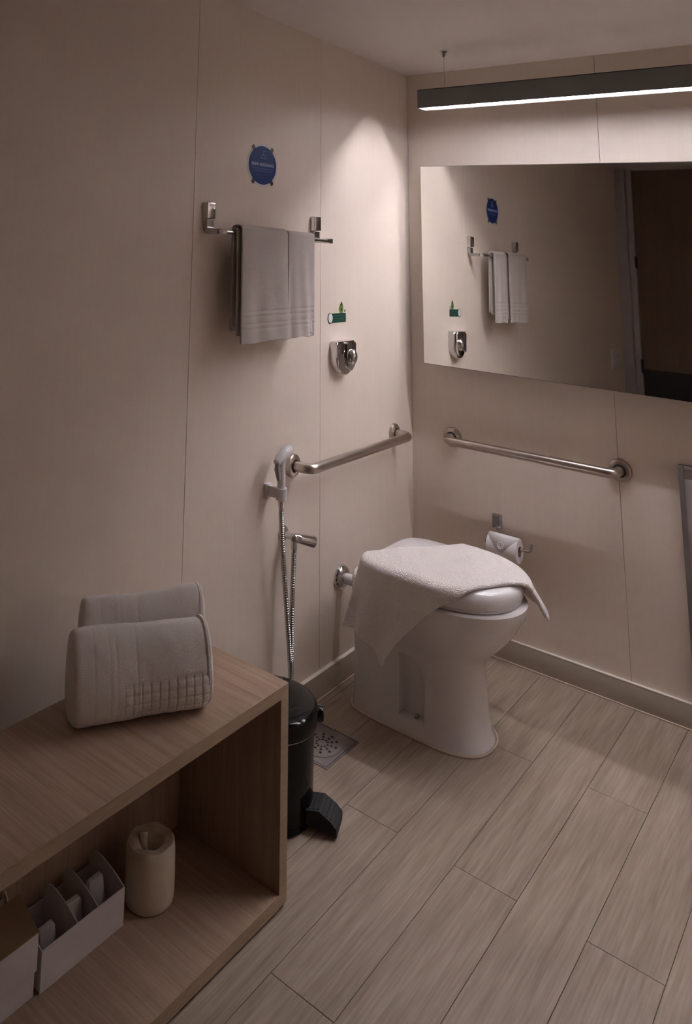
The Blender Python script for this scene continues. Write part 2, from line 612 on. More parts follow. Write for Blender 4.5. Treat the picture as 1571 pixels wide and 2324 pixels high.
for xx in (0.35, 1.86):
    zt = ceil_z(xx, -0.35)
    w_ = tube('suspension_wire', [(xx, -0.35, lz(xx) + 0.079), (xx - 0.002, -0.35, zt - 0.012)], 0.0011, M['chrome_dull'], lamp, segs=6)
    lathe('ceiling_mount', [(0.004, -0.024), (0.007, -0.022), (0.009, -0.008), (0.016, -0.003), (0.016, 0.0)], (xx - 0.002, -0.35, zt), 'z', M['chrome_dull'], w_, segs=16)

# ------------------------------------------------------------------ mirror
mir = thing('wall_mirror', (0.9, -0.035, 1.10), 'large frameless mirror standing proud of the back wall', 'mirror')
# corner points of the face; bottom stands slightly further out than the top
MX0t, MX0b, MX1 = 0.0915, 0.1005, 1.96
yT, yB = -0.062, -0.080
zT = lambda xx: 2.0045 - 0.0262 * (xx - 0.09)
zB = lambda xx: 1.1215 - 0.0130 * (xx - 0.09)
face = [(MX0t, yT, zT(MX0t)), (MX1, yT, zT(MX1)), (MX1, yB, zB(MX1)), (MX0b, yB, zB(MX0b))]
# keep the face a true plane
mesh('mirror_glass', [(a + (0.0015 if a < 0.5 else -0.0015), b - 0.0006, c + (-0.0015 if c > 1.5 else 0.0015)) for (a, b, c) in face], [(0, 1, 2, 3)], M['mirror'], mir)
bk = [(a, b + 0.0006, c) for (a, b, c) in face]
bw = [(a, -0.001, c) for (a, b, c) in face]
mesh('mirror_backing', bk + bw, [(0, 1, 2, 3), (4, 5, 6, 7), (0, 1, 5, 4), (1, 2, 6, 5), (2, 3, 7, 6), (3, 0, 4, 7)], M['mirror_edge'], mir)

# ------------------------------------------------------------------ blue sign
SY, SZ, RY, RZ = -1.1655, 1.9035, 0.0845, 0.0715
sign = thing('sticker_sign', (0, SY, SZ - RZ), 'round blue sticker with shower icon above the towel rail', 'sign')


def ell(ry, rz, n=56):
    return [(SY + ry * math.cos(2 * math.pi * k / n), SZ + rz * math.sin(2 * math.pi * k / n)) for k in range(n)]


prism('clear_border', ell(RY + 0.010, RZ + 0.0075), left_wall, 0.0002, 0.0008, M['film'], sign)
prism('blue_disc', ell(RY, RZ), left_wall, 0.0006, 0.0016, M['blue'], sign)
for (sy, sz) in ((-1, 1), (1, 1), (-1, -1), (1, -1)):
    a = math.radians(52)
    cy, cz = SY + sy * RY * math.cos(a) * 1.07, SZ + sz * RZ * math.sin(a) * 1.07
    dy, dz = sy * math.cos(a), sz * math.sin(a)
    poly = []
    for (u, w) in rrect(-0.012, 0.011, -0.0085, 0.0085, 0.004, 3):
        poly.append((cy + u * dy - w * dz, cz + u * dz + w * dy))
    prism('corner_tab', poly, left_wall, 0.0007, 0.0013, M['blue_dark'], sign)
# shower icon: bent pipe, head and drops as thin raised lines
ico = [(SY + 0.003, SZ + 0.040), (SY + 0.003, SZ + 0.052), (SY + 0.008, SZ + 0.054), (SY + 0.022, SZ + 0.052)]
tube('shower_icon', [(0.0020, a, b) for (a, b) in rounded_path([Vector((p[0], p[1], 0)) for p in ico], 0.004, 4) for _ in [0]] if False else [(0.0020, p[0], p[1]) for p in ico], 0.0009, M['print_white'], sign, segs=6)
arc = [(0.0020, SY + 0.003 + 0.014 * math.cos(math.radians(t)), SZ + 0.026 + 0.014 * math.sin(math.radians(t))) for t in range(0, 181, 15)]
tube('shower_head_icon', arc + [arc[0]], 0.0009, M['print_white'], sign, segs=6)
for k in range(3):
    tube('drop_icon', [(0.0020, SY - 0.005 + 0.008 * k, SZ + 0.022), (0.0020, SY - 0.005 + 0.008 * k, SZ + 0.017)], 0.0007, M['print_faint'], sign, segs=6)
cu = bpy.data.curves.new('sign_text', 'FONT')
cu.body = 'BANHO REVIGORANTE'
cu.size = 0.0165
cu.align_x = 'CENTER'
cu.extrude = 0.0002
cu.offset = 0.0003
cu.materials.append(M['print_white'])
tmp = bpy.data.objects.new('lettering_curve', cu)
COL.objects.link(tmp)
bpy.context.view_layer.update()
lme = bpy.data.meshes.new_from_object(tmp.evaluated_get(bpy.context.evaluated_depsgraph_get()))
bpy.data.objects.remove(tmp)
bpy.data.curves.remove(cu)
if not lme.materials:
    lme.materials.append(M['print_white'])
to = bpy.data.objects.new('lettering', lme)
link(to, sign)
to.location = Vector((0.0018, SY, SZ - 0.003)) - Vector(ORIGIN[sign.name])
to.rotation_euler = (math.pi / 2, 0, math.pi / 2)
to.scale = (0.80, 1.0, 1.0)
for k, (hw, dz) in enumerate(((0.062, -0.013), (0.054, -0.021))):
    box('fine_print_line', 0.0014, 0.0018, SY - hw, SY + hw, SZ + dz - 0.0018, SZ + dz + 0.0018, M['print_faint'], sign)

# ------------------------------------------------------------------ green sticker
gs = thing('sticker', (0, -0.642, 1.312), 'small dark green roll-shaped sticker with a leaf above flush valve', 'sticker')
prism('roll_print', rrect(-0.700, -0.578, 1.3145, 1.3505, 0.003, 3), left_wall, 0.0003, 0.0010, M['green'], gs)
prism('roll_band', rrect(-0.690, -0.580, 1.3395, 1.3425, 0.001, 2), left_wall, 0.0009, 0.0013, M['green_mid'], gs)
prism('roll_band', rrect(-0.688, -0.590, 1.3290, 1.3315, 0.001, 2), left_wall, 0.0009, 0.0013, M['green_mid'], gs)
prism('roll_band', rrect(-0.688, -0.594, 1.3215, 1.3235, 0.001, 2), left_wall, 0.0009, 0.0013, M['green_mid'], gs)


def tilt_ell(cy, cz, ry, rz, n=28):
    return [(cy + ry * math.cos(2 * math.pi * k / n), cz + rz * math.sin(2 * math.pi * k / n)) for k in range(n)]


prism('roll_end_rim', tilt_ell(-0.698, 1.3325, 0.0195, 0.0215), left_wall, 0.0008, 0.0014, M['green'], gs)
prism('roll_end', tilt_ell(-0.697, 1.3335, 0.0160, 0.0185), left_wall, 0.0012, 0.0018, M['sticker_white'], gs)
leaf = [(-0.624, 1.3505), (-0.632, 1.366), (-0.627, 1.379), (-0.612, 1.394), (-0.599, 1.377), (-0.597, 1.363), (-0.601, 1.3505)]
prism('leaf_print', leaf, left_wall, 0.0003, 0.0009, M['green_leaf'], gs)
prism('leaf_tip', [(-0.624, 1.381), (-0.612, 1.397), (-0.601, 1.381), (-0.612, 1.384)], left_wall, 0.0008, 0.0013, M['green'], gs)
prism('leaf_heart', tilt_ell(-0.612, 1.364, 0.006, 0.005, 14), left_wall, 0.0008, 0.0013, M['green'], gs)
prism('sprig_print', [(-0.594, 1.353), (-0.585, 1.364), (-0.578, 1.364), (-0.583, 1.358), (-0.580, 1.353), (-0.588, 1.356)], left_wall, 0.0003, 0.0009, M['green'], gs)

# ------------------------------------------------------------------ flush valve
fv = thing('flush_valve', (0, -0.630, 1.112), 'chrome push-button flush valve on the left wall', 'flush valve')


def dshape(hw, top, bot, cy, r_top=0.010):
    out = []
    for k in range(6):
        a = math.radians(90 * k / 5)
        out.append((cy + hw - r_top + r_top * math.cos(a), top - r_top + r_top * math.sin(a)))
    for k in range(6):
        a = math.radians(90 + 90 * k / 5)
        out.append((cy - hw + r_top + r_top * math.cos(a), top - r_top + r_top * math.sin(a)))
    rr = (top - bot) * 0.55
    for k in range(17):
        a = math.radians(180 + 180 * k / 16)
        out.append((cy + hw * math.cos(a), bot + rr + rr * math.sin(a)))
    return out


prism('valve_body', dshape(0.070, 1.2435, 1.112, -0.630), left_wall, 0.0, 0.034, M['chrome'], fv, bevel=0.007, seg=3)
# front face: two facets split by a ridge, then the button bulging on the corner side
prism('front_facet', [(-0.694, 1.235), (-0.644, 1.238), (-0.644, 1.160), (-0.690, 1.142)], left_wall, 0.033, 0.040, M['chrome'], fv, bevel=0.004)
prism('front_plate', dshape(0.034, 1.239, 1.128, -0.605, 0.006), left_wall, 0.033, 0.044, M['chrome'], fv, bevel=0.004)
lathe('push_button', [(0.025, 0.0), (0.025, 0.006), (0.021, 0.014), (0.012, 0.020), (0.0, 0.022)], (0.043, -0.603, 1.182), 'x', M['chrome'], fv, segs=28, stretch=(1.25, 0.95))

# ------------------------------------------------------------------ towel rail
rail = thing('towel_rail', (0, -1.16, 1.62), 'chrome wall towel rail with two square brackets on the left wall', 'towel rail')
RZ0 = 1.650
for (yy, zz) in ((-1.476, 1.719), (-0.823, 1.704)):
    br = prism('bracket_plate', rrect(yy - 0.021, yy + 0.021, zz - 0.028, zz + 0.028, 0.004, 3), left_wall, 0.0, 0.024, M['chrome'], rail, bevel=0.003)
    zb = RZ0 if yy < -1.2 else 1.637
    pth = rounded_path([(0.011, yy, zz - 0.031), (0.011, yy, zb + 0.0), (0.064, yy, zb)], 0.042, 10)
    tube('bracket_arm', pth, 1.0, M['chrome_dull'], br, rect=(0.008, 0.0165), smooth=False)
    box('bar_socket', 0.060, 0.084, yy - 0.012, yy + 0.012, zb - 0.009, zb + 0.009, M['chrome'], br, bevel=0.002)
tube('rail_bar', [(0.073, -1.47, RZ0), (0.073, -0.825, 1.637)], 0.0068, M['chrome'], rail, segs=16)

# ------------------------------------------------------------------ hand towel on the rail
ht = thing('hand_towel', (0.08, -1.16, 1.29), 'beige-white hand towel folded over the chrome towel rail', 'towel')


def hang_sheet(name, y0, y1, z_front, z_back, xf, xb, seed, mat, zt=1.662, ny=30, flare=0.0, skew=0.0):
    """cloth over the rail: front hangs at xf, back at xb"""
    rnd = random.Random(seed)
    ph = rnd.random() * 6
    prof = []
    nf = 96
    for k in range(nf):
        t = k / (nf - 1)
        prof.append((xf, z_front + (zt - 0.012 - z_front) * t, 1 - t))
    xc = (xf + xb) / 2
    for k in range(1, 8):
        a = math.pi * k / 8
        prof.append((xc + (xf - xc) * math.cos(a), zt - 0.012 + 0.012 * math.sin(a), 0))
    nb = 14
    for k in range(nb):
        t = k / (nb - 1)
        prof.append((xb, zt - 0.012 + (z_back - zt + 0.012) * t, t * 0.5))
    verts, faces = [], []
    for (px, pz, amt) in prof:
        for j in range(ny):
            s = j / (ny - 1)
            yy = y0 + (y1 - y0) * s
            w = amt * (0.0050 * math.sin(7.5 * s + ph) + 0.0028 * math.sin(17 * s + 2 * ph + pz * 6))
            zz = pz - (0.0195 * (yy + 1.16)) * 1.0 + amt * skew * (s - 0.5)
            if amt > 0.999:
                zz += 0.003 * math.sin(9 * s + ph)
            # woven bands near the hem
            hem = pz - z_front
            band = 0.0
            if px == xf:
                for hb in (0.045, 0.062, 0.085, 0.102):
                    band -= 0.0019 * math.exp(-((hem - hb) / 0.0028) ** 2)
            yy2 = yy + amt * flare * (s - 0.5)
            verts.append((px + w + band + (0.004 * amt if px == xf else -0.002 * amt), yy2, zz))
    n = len(prof)
    for i in range(n - 1):
        for j in range(ny - 1):
            a = i * ny + j
            faces.append((a, a + 1, a + ny + 1, a + ny))
    o = mesh(name, verts, faces, mat, ht, True)
    solidify(o, 0.006, 0.0)
    subsurf(o, 1)
    return o


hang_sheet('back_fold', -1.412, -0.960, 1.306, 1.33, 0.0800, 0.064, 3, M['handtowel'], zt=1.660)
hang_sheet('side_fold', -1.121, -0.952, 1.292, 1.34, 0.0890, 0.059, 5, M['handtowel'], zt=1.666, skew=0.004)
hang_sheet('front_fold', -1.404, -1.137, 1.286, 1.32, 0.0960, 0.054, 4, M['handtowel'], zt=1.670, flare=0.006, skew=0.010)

# ------------------------------------------------------------------ grab bars


def grab_bar(loc, f0, f1, out, label):
    g = thing('grab_bar', loc, label, 'grab bar', 'steel grab bars beside the toilet')
    f0, f1, out = Vector(f0), Vector(f1), Vector(out)
    L = out.length
    n = out.normalized()
    path = rounded_path([f0 + n * 0.004, f0 + out, f1 + out, f1 + n * 0.004], 0.052, 12)
    tube('bar_tube', path, 0.0178, M['steel'], g, segs=24)
    for f in (f0, f1):
        fl = lathe('flange', [(0.0225, 0.015), (0.0240, 0.0165), (0.0340, 0.0155), (0.0395, 0.011), (0.0410, 0.004), (0.0410, 0.0)], f, tuple(n), M['steel'], g, segs=36)
        lathe('collar_gap', [(0.0222, 0.0148), (0.0215, 0.0160), (0.0182, 0.0162)], f, tuple(n), M['dark'], fl, segs=28)
    return g


grab_bar((0, -0.57, 0.79), (0, -0.957, 0.822), (0, -0.181, 0.824), (0.080, 0, 0), 'brushed steel grab bar on the left wall above the toilet')
grab_bar((0.52, 0, 0.78), (0.190, 0, 0.814), (0.853, 0, 0.811), (0, -0.080, 0), 'brushed steel grab bar on the back wall under the mirror')

# ------------------------------------------------------------------ bidet sprayer, holder, valve
hold = thing('sprayer_holder', (0, -1.11, 0.745), 'white plastic wall hook holding the bidet sprayer', 'holder')
prism('wall_plate', rrect(-1.128, -1.092, 0.742, 0.790, 0.004, 3), left_wall, 0.0, 0.012, M['white_plastic'], hold, bevel=0.002)
arm = prism('arm', [(-1.120, 0.786), (-1.100, 0.786), (-1.100, 0.752), (-1.120, 0.752)], left_wall, 0.010, 0.046, M['white_plastic'], hold, bevel=0.002)
lathe('cradle', [(0.0135, -0.019), (0.0185, -0.019), (0.0200, 0.019), (0.0150, 0.019)], (0.060, -1.107, 0.767), 'z', M['white_plastic'], hold, segs=20)

spr = thing('bidet_sprayer', (0.060, -1.107, 0.10), 'white hand bidet sprayer on a chrome ribbed hose', 'bidet sprayer')
hx, hy = 0.060, -1.107
tube('handle', [(hx, hy, 0.742), (hx, hy, 0.775), (hx, hy - 0.001, 0.83), (hx + 0.001, hy - 0.003, 0.872)], [0.0105, 0.0135, 0.0140, 0.0150], M['white_plastic'], spr, segs=18)
hd = tube('spray_head', [(hx + 0.004, hy - 0.036, 0.874), (hx + 0.004, hy - 0.016, 0.884), (hx + 0.004, hy + 0.010, 0.897), (hx + 0.005, hy + 0.034, 0.906), (hx + 0.006, hy + 0.044, 0.907)], [0.0120, 0.0175, 0.0195, 0.0185, 0.0140], M['white_plastic'], spr, segs=18)
lathe('nozzle', [(0.0115, 0.0), (0.0115, 0.003), (0.0, 0.003)], (hx + 0.006, hy + 0.0445, 0.907), (0.1, 0.98, 0.06), M['grey_plastic'], hd, segs=16)
tube('trigger', [(hx + 0.006, hy - 0.034, 0.872), (hx + 0.005, hy - 0.032, 0.850), (hx + 0.004, hy - 0.022, 0.815)], [0.0075, 0.0105, 0.0060], M['grey_plastic'], spr, segs=12)
tube('hose_nut', [(hx, hy, 0.742), (hx, hy, 0.722), (hx, hy + 0.001, 0.712)], [0.0105, 0.0095, 0.0080], M['chrome'], spr, segs=14)
# ribbed hose: down from the handle, loop near the floor, up to the valve outlet
hp = smooth_path([(hx, hy + 0.001, 0.715), (0.060, -1.099, 0.62), (0.060, -1.084, 0.50), (0.060, -1.066, 0.38), (0.060, -1.050, 0.27), (0.060, -1.040, 0.18), (0.061, -1.041, 0.125),
                  (0.064, -1.050, 0.100), (0.070, -1.058, 0.125), (0.066, -1.046, 0.18), (0.062, -1.038, 0.26), (0.060, -1.036, 0.36), (0.060, -1.031, 0.48), (0.060, -1.026, 0.568)], 60)
rl = []
for i in range(len(hp)):
    rl.append(0.0080 + (0.0010 if (i % 4) in (0, 1) else -0.0008))
tube('hose', hp, rl, M['chrome_dull'], spr, segs=10)

wv = thing('water_valve', (0, -1.015, 0.56), 'small chrome angle valve feeding the bidet hose', 'valve')
lathe('rose', [(0.027, 0.0), (0.027, 0.003), (0.022, 0.010), (0.013, 0.014)], (0, -1.010, 0.604), 'x', M['chrome'], wv, segs=28)
tube('valve_stem', [(0.008, -1.010, 0.604), (0.075, -1.012, 0.600)], 0.0115, M['chrome'], wv, segs=18)
tube('valve_lever', smooth_path([(0.048, -1.030, 0.606), (0.060, -1.000, 0.599), (0.072, -0.965, 0.588), (0.080, -0.940, 0.580), (0.083, -0.932, 0.577)], 4),
     [0.006] + [0.0135 + 0.0062 * math.sin(min(1, k / 12) * math.pi / 2) for k in range(13)] + [0.017, 0.012, 0.004], M['chrome'], wv, segs=18)
tube('outlet_nut', [(0.060, -1.026, 0.598), (0.060, -1.026, 0.572), (0.060, -1.026, 0.560)], [0.0105, 0.0110, 0.0080], M['chrome'], wv, segs=12)

# ------------------------------------------------------------------ toilet inlet
inl = thing('inlet_pipe', (0.03, -0.621, 0.32), 'chrome wall rose and pipe behind the toilet', 'pipe')
lathe('rose', [(0.043, 0.0), (0.0435, 0.004), (0.040, 0.014), (0.031, 0.022), (0.020, 0.026)], (0, -0.621, 0.361), 'x', M['chrome'], inl, segs=36, stretch=(1.0, 1.12))
tube('pipe', [(0.018, -0.621, 0.361), (0.102, -0.621, 0.361)], 0.019, M['white_plastic'], inl, segs=18)

# ------------------------------------------------------------------ toilet
TY = -0.622


def outline(xb, xf, w, xm, eb=3.6, ef=2.15, n=64):
    """closed plan outline; squarish back, round front"""
    pts = []
    for k in range(n):
        a = 2 * math.pi * k / n
        c, s = math.cos(a), math.sin(a)
        if c >= 0:
            X = xm + (xf - xm) * abs(c) ** (2 / ef)
            Y = w * math.copysign(abs(s) ** (2 / ef), s)
        else:
            X = xm - (xm - xb) * abs(c) ** (2 / eb)
            Y = w * math.copysign(abs(s) ** (2 / eb), s)
        pts.append((X, TY + Y))
    return pts


def loft(name, rings, mat, parent, cap_top=True, cap_bot=True, loc=None):
    n = len(rings[0][0])
    verts, faces = [], []
    for (pts, z) in rings:
        for k, p in enumerate(pts):
            zz = z[k] if isinstance(z, (list, tuple)) else z
            verts.append((p[0], p[1], zz))
    for i in range(len(rings) - 1):
        for k in range(n):
            a = i * n + k
            b = i * n + (k + 1) % n
            faces.append((a, b, b + n, a + n))
    if cap_bot:
        faces.append(tuple(range(n))[::-1])
    if cap_top:
        faces.append(tuple(range((len(rings) - 1) * n, len(rings) * n)))
    return mesh(name, verts, faces, mat, parent, True, loc, 50)


toilet = thing('toilet', (0.38, TY, 0), 'white floor-standing toilet with the lid closed under a bath towel', 'toilet')
rings = []
#        z,    xb,    xf,    w,    xm,   eb,  ef
spec = [(0.000, 0.100, 0.575, 0.134, 0.42, 6.0, 2.4),
        (0.012, 0.101, 0.572, 0.132, 0.42, 6.0, 2.4),
        (0.030, 0.103, 0.562, 0.126, 0.42, 6.0, 2.4),
        (0.070, 0.103, 0.556, 0.122, 0.42, 6.0, 2.4),
        (0.150, 0.103, 0.552, 0.118, 0.42, 6.0, 2.3),
        (0.215, 0.103, 0.550, 0.117, 0.42, 6.0, 2.3),
        (0.245, 0.103, 0.554, 0.122, 0.42, 5.5, 2.2),
        (0.270, 0.104, 0.572, 0.136, 0.42, 5.0, 2.1),
        (0.295, 0.106, 0.598, 0.155, 0.42, 4.5, 2.1),
        (0.330, 0.108, 0.634, 0.180, 0.42, 4.0, 2.1),
        (0.370, 0.112, 0.665, 0.202, 0.42, 3.8, 2.1),
        (0.410, 0.116, 0.687, 0.216, 0.42, 3.7, 2.1),
        (0.438, 0.118, 0.697, 0.2225, 0.42, 3.6, 2.1),
        (0.450, 0.120, 0.698, 0.2230, 0.42, 3.6, 2.1),
        (0.456, 0.125, 0.693, 0.2180, 0.42, 3.6, 2.1)]
for (z, xb, xf, w, xm, eb, ef) in spec:
    rings.append((outline(xb, xf, w, xm, eb, ef), z))
body = loft('bowl_and_pedestal', rings, M['porcelain'], toilet)
# side recess with the fixing bolt, cut into the near flank
cut = [(0.300, 0.040), (0.392, 0.040), (0.394, 0.170), (0.388, 0.205), (0.372, 0.230), (0.350, 0.243), (0.325, 0.245), (0.300, 0.240)]
bmc = bmesh.new()
n0 = [bmc.verts.new((u, TY - 0.20, w)) for (u, w) in cut]
n1 = [bmc.verts.new((u + 0.006, TY - 0.092, w - 0.004 if w > 0.1 else w + 0.01)) for (u, w) in cut]
bmc.faces.new(n0)
bmc.faces.new(n1[::-1])
for i in range(len(cut)):
    bmc.faces.new((n0[(i + 1) % len(cut)], n0[i], n1[i], n1[(i + 1) % len(cut)]))
bmesh.ops.recalc_face_normals(bmc, faces=bmc.faces)
mc = bpy.data.meshes.new('recess_cutter')
bmc.to_mesh(mc)
bmc.free()
oc = bpy.data.objects.new('recess_cutter', mc)
COL.objects.link(oc)
mo = body.modifiers.new('Recess', 'BOOLEAN')
mo.operation = 'DIFFERENCE'
mo.object = oc
mo.solver = 'EXACT'
bpy.context.view_layer.update()
dg = bpy.context.evaluated_depsgraph_get()
nm = bpy.data.meshes.new_from_object(body.evaluated_get(dg))
body.modifiers.clear()
body.data = nm
for p in nm.polygons:
    p.use_smooth = True
try:
    nm.set_sharp_from_angle(angle=math.radians(38))
except Exception:
    pass
if not nm.materials:
    nm.materials.append(M['porcelain'])
bpy.data.objects.remove(oc)
lathe('fixing_bolt', [(0.0085, 0.0), (0.0085, 0.010), (0.006, 0.013), (0.0, 0.0135)], (0.362, TY - 0.107, 0.049), 'z', M['chrome_dull'], toilet, segs=16)
cl = [Vector((p[0], p[1], 0.003)) for p in outline(0.097, 0.579, 0.138, 0.42, 6.0, 2.4)]
tube('caulk_line', cl + [cl[0]], 0.0042, M['caulk'], toilet, segs=8, caps=False)

LB, LF, LW = 0.183, 0.683, 0.213


def lid_out(grow):
    return outline(LB - grow, LF + grow, LW + grow, 0.43, 5.0, 2.15, 72)


loft('seat_ring', [(lid_out(-0.012), 0.4555), (lid_out(-0.006), 0.459), (lid_out(-0.010), 0.4665)], M['lid'], toilet)
loft('lid', [(lid_out(-0.010), 0.4668), (lid_out(-0.001), 0.4700), (lid_out(0.001), 0.4800), (lid_out(0.000), 0.4960), (lid_out(-0.004), 0.5080), (lid_out(-0.012), 0.5165), (lid_out(-0.024), 0.5205),
             (lid_out(-0.08), 0.5225), (lid_out(-0.15), 0.5235)], M['lid'], toilet)
for s in (-1, 1):
    tube('hinge', [(0.168, TY + s * 0.075 - 0.018, 0.469), (0.168, TY + s * 0.075 + 0.018, 0.469)], 0.012, M['lid'], toilet, segs=14)

# ------------------------------------------------------------------ bath towel over the toilet lid
LID = [Vector((p[0], p[1])) for p in outline(LB - 0.003, LF + 0.003, LW + 0.003, 0.43, 5.0, 2.15, 240)]
ORI = sum(((LID[i].x * LID[(i + 1) % 240].y - LID[(i + 1) % 240].x * LID[i].y) for i in range(240)))


def lid_dist(p):
    best, bq, bi = 1e9, None, 0
    n = len(LID)
    inside = False
    for i in range(n):
        a, b = LID[i], LID[(i + 1) % n]
        ab = b - a
        t = max(0, min(1, (p - a).dot(ab) / max(ab.length_squared, 1e-12)))
        q = a + ab * t
        d = (p - q).length
        if d < best:
            best, bq = d, q
        if (a.y > p.y) != (b.y > p.y):
            if p.x < (b.x - a.x) * (p.y - a.y) / (b.y - a.y) + a.x:
                inside = not inside
    return (-best if inside else best), bq


D = Vector((0.513, 0.858))
N = Vector((0.858, -0.513))
tv, tf = [], []
NU, NV = 92, 44
U0, U1, V0, V1 = -0.805, 0.035, 0.552, 0.905
for i in range(NU):
    for j in range(NV):
        u = U0 + (U1 - U0) * i / (NU - 1)
        gather = min(1.0, max(0.0, (-0.43 - u) / 0.36))
        vv = V0 + (V1 - 0.072 * gather - V0) * j / (NV - 1)
        # soft uneven edges
        vv += 0.006 * math.sin(u * 14 + 1.3) * (1 if j > NV / 2 else -1) * abs(j / (NV - 1) - 0.5) * 2
        p = D * u + N * vv
        s, q = lid_dist(p)
        top = 0.5235 + 0.006 + 0.0022 * noise.noise(Vector((p.x * 9, p.y * 9, 0)))
        if s <= -0.02:
            P3 = Vector((p.x, p.y, top))
        else:
            fr = min(1.0, max(0.0, (u + 0.36) / 0.16))
            r = 0.022 + 0.016 * fr
            fl = 0.10 + 0.38 * fr + 0.24 * (1 - j / (NV - 1)) ** 2 * (1 - fr)
            s2 = s + 0.02
            nn = (p - q)
            nn = nn.normalized() if nn.length > 1e-6 else Vector((0, 0))
            if s < 0:
                nn = -nn
            if s2 < r * 1.571:
                a = s2 / r
                off = r * math.sin(a)
                dz = r * (1 - math.cos(a))
            else:
                off = r + (s2 - r * 1.571) * fl
                dz = r + (s2 - r * 1.571) * math.sqrt(1 - fl * fl)
            base = q - nn * 0.02
            fold = 0.010 * math.sin(vv * 38 + 0.6) * min(1, max(0, (s - 0.02)) / 0.12)
            P3 = Vector((base.x + nn.x * (off + 0.004 + fold), base.y + nn.y * (off + 0.004 + fold), top - dz))
        jit = 0.0011
        P3 += Vector((noise.noise(Vector((u * 90, vv * 90, 1))), noise.noise(Vector((u * 90, vv * 90, 5))), noise.noise(Vector((u * 90, vv * 90, 9))))) * jit
        tv.append(P3)
for i in range(NU - 1):
    for j in range(NV - 1):
        a = i * NV + j
        tf.append((a, a + 1, a + NV + 1, a + NV))
bt = mesh('bath_towel', tv, tf, M['towel_fluffy'], None, True, (0.45, -0.62, 0.523))
tag(bt, 'white fluffy towel draped over the closed toilet lid', 'towel')
solidify(bt, 0.012, 0.0)
subsurf(bt, 1)

# ------------------------------------------------------------------ toilet paper holder and roll on the back wall
ph_ = thing('paper_holder', (0.376, 0, 0.49), 'chrome toilet paper holder on the back wall beside toilet', 'holder')
prism('wall_plate', rrect(0.356, 0.394, 0.492, 0.545, 0.003, 3), back_wall, 0.0, 0.014, M['chrome_dull'], ph_, bevel=0.002)
prism('plate_inset', rrect(0.3605, 0.386, 0.500, 0.540, 0.002, 3), back_wall, 0.0135, 0.0155, M['grey_plastic'], ph_)
tube('arm', rounded_path([(0.375, -0.008, 0.498), (0.375, -0.020, 0.478), (0.352, -0.062, 0.452), (0.346, -0.062, 0.450)], 0.012, 6), 0.0065, M['chrome_dull'], ph_, segs=12)
tube('roll_rod', rounded_path([(0.346, -0.062, 0.450), (0.527, -0.062, 0.450), (0.531, -0.062, 0.480)], 0.016, 8), 0.0055, M['chrome_dull'], ph_, segs=12)
tr = thing('toilet_roll', (0.42, -0.062, 0.39), 'white toilet paper roll hanging on the chrome holder', 'toilet roll')
RX0, RX1, RRY, RC = 0.364, 0.484, 0.046, (-0.062, 0.4415)
vv_, ff_ = [], []
SG = 40
for (xx, rr) in ((RX0, 0.020), (RX0, RRY - 0.002), (RX0 + 0.002, RRY), (RX1 - 0.002, RRY), (RX1, RRY - 0.002), (RX1, 0.020)):
    for s in range(SG):
        a = 2 * math.pi * s / SG
        vv_.append((xx, RC[0] + rr * math.cos(a), RC[1] + rr * math.sin(a)))
for i in range(5):
    for s in range(SG):
        a, b = i * SG + s, i * SG + (s + 1) % SG
        ff_.append((a, b, b + SG, a + SG))
mesh('paper_winding', vv_, ff_, M['paper'], tr, True, None, 40)
vv_, ff_ = [], []
for (xx, rr) in ((RX0, 0.020), (RX1, 0.020), (RX1, 0.0185), (RX0, 0.0185)):
    for s in range(SG):
        a = 2 * math.pi * s / SG
        vv_.append((xx, RC[0] + rr * math.cos(a), RC[1] + rr * math.sin(a)))
for i in range(3):
    for s in range(SG):
        a, b = i * SG + s, i * SG + (s + 1) % SG
        ff_.append((a, b, b + SG, a + SG))
mesh('core_tube', vv_, ff_, M['tube_card'], tr, True, None, 40)
# folded sheet end with an embossed round seal
vv_, ff_ = [], []
nA = 14
for k in range(nA):
    a = math.radians(78 + 112 * k / (nA - 1))
    rr = RRY + 0.0012
    inset = 0.0 if k < 4 else (k - 4) * 0.0058
    vv_.append((RX0 + 0.001 + inset, RC[0] + rr * math.cos(a), RC[1] + rr * math.sin(a)))
    vv_.append((RX1 - 0.001 - inset, RC[0] + rr * math.cos(a), RC[1] + rr * math.sin(a)))
for k in range(nA - 1):
    ff_.append((2 * k, 2 * k + 1, 2 * k + 3, 2 * k + 2))
sh = mesh('folded_end', vv_, ff_, M['paper'], tr, True)
solidify(sh, 0.0012, 0)
a = math.radians(158)
nrm = Vector((0, math.cos(a), math.sin(a)))
ctr = Vector((0.424, RC[0], RC[1])) + nrm * (RRY + 0.0018)
ring = []
tng = Vector((0, -math.sin(a), math.cos(a)))
for k in range(25):
    t = 2 * math.pi * k / 24
    ring.append(ctr + Vector((1, 0, 0)) * 0.0115 * math.cos(t) + tng * 0.0115 * math.sin(t))
tube('embossed_seal', ring, 0.0018, M['paper'], tr, segs=8, caps=False)
ring = [ctr + (p - ctr) * 0.5 for p in ring]
tube('embossed_seal', ring, 0.0013, M['paper'], tr, segs=8, caps=False)

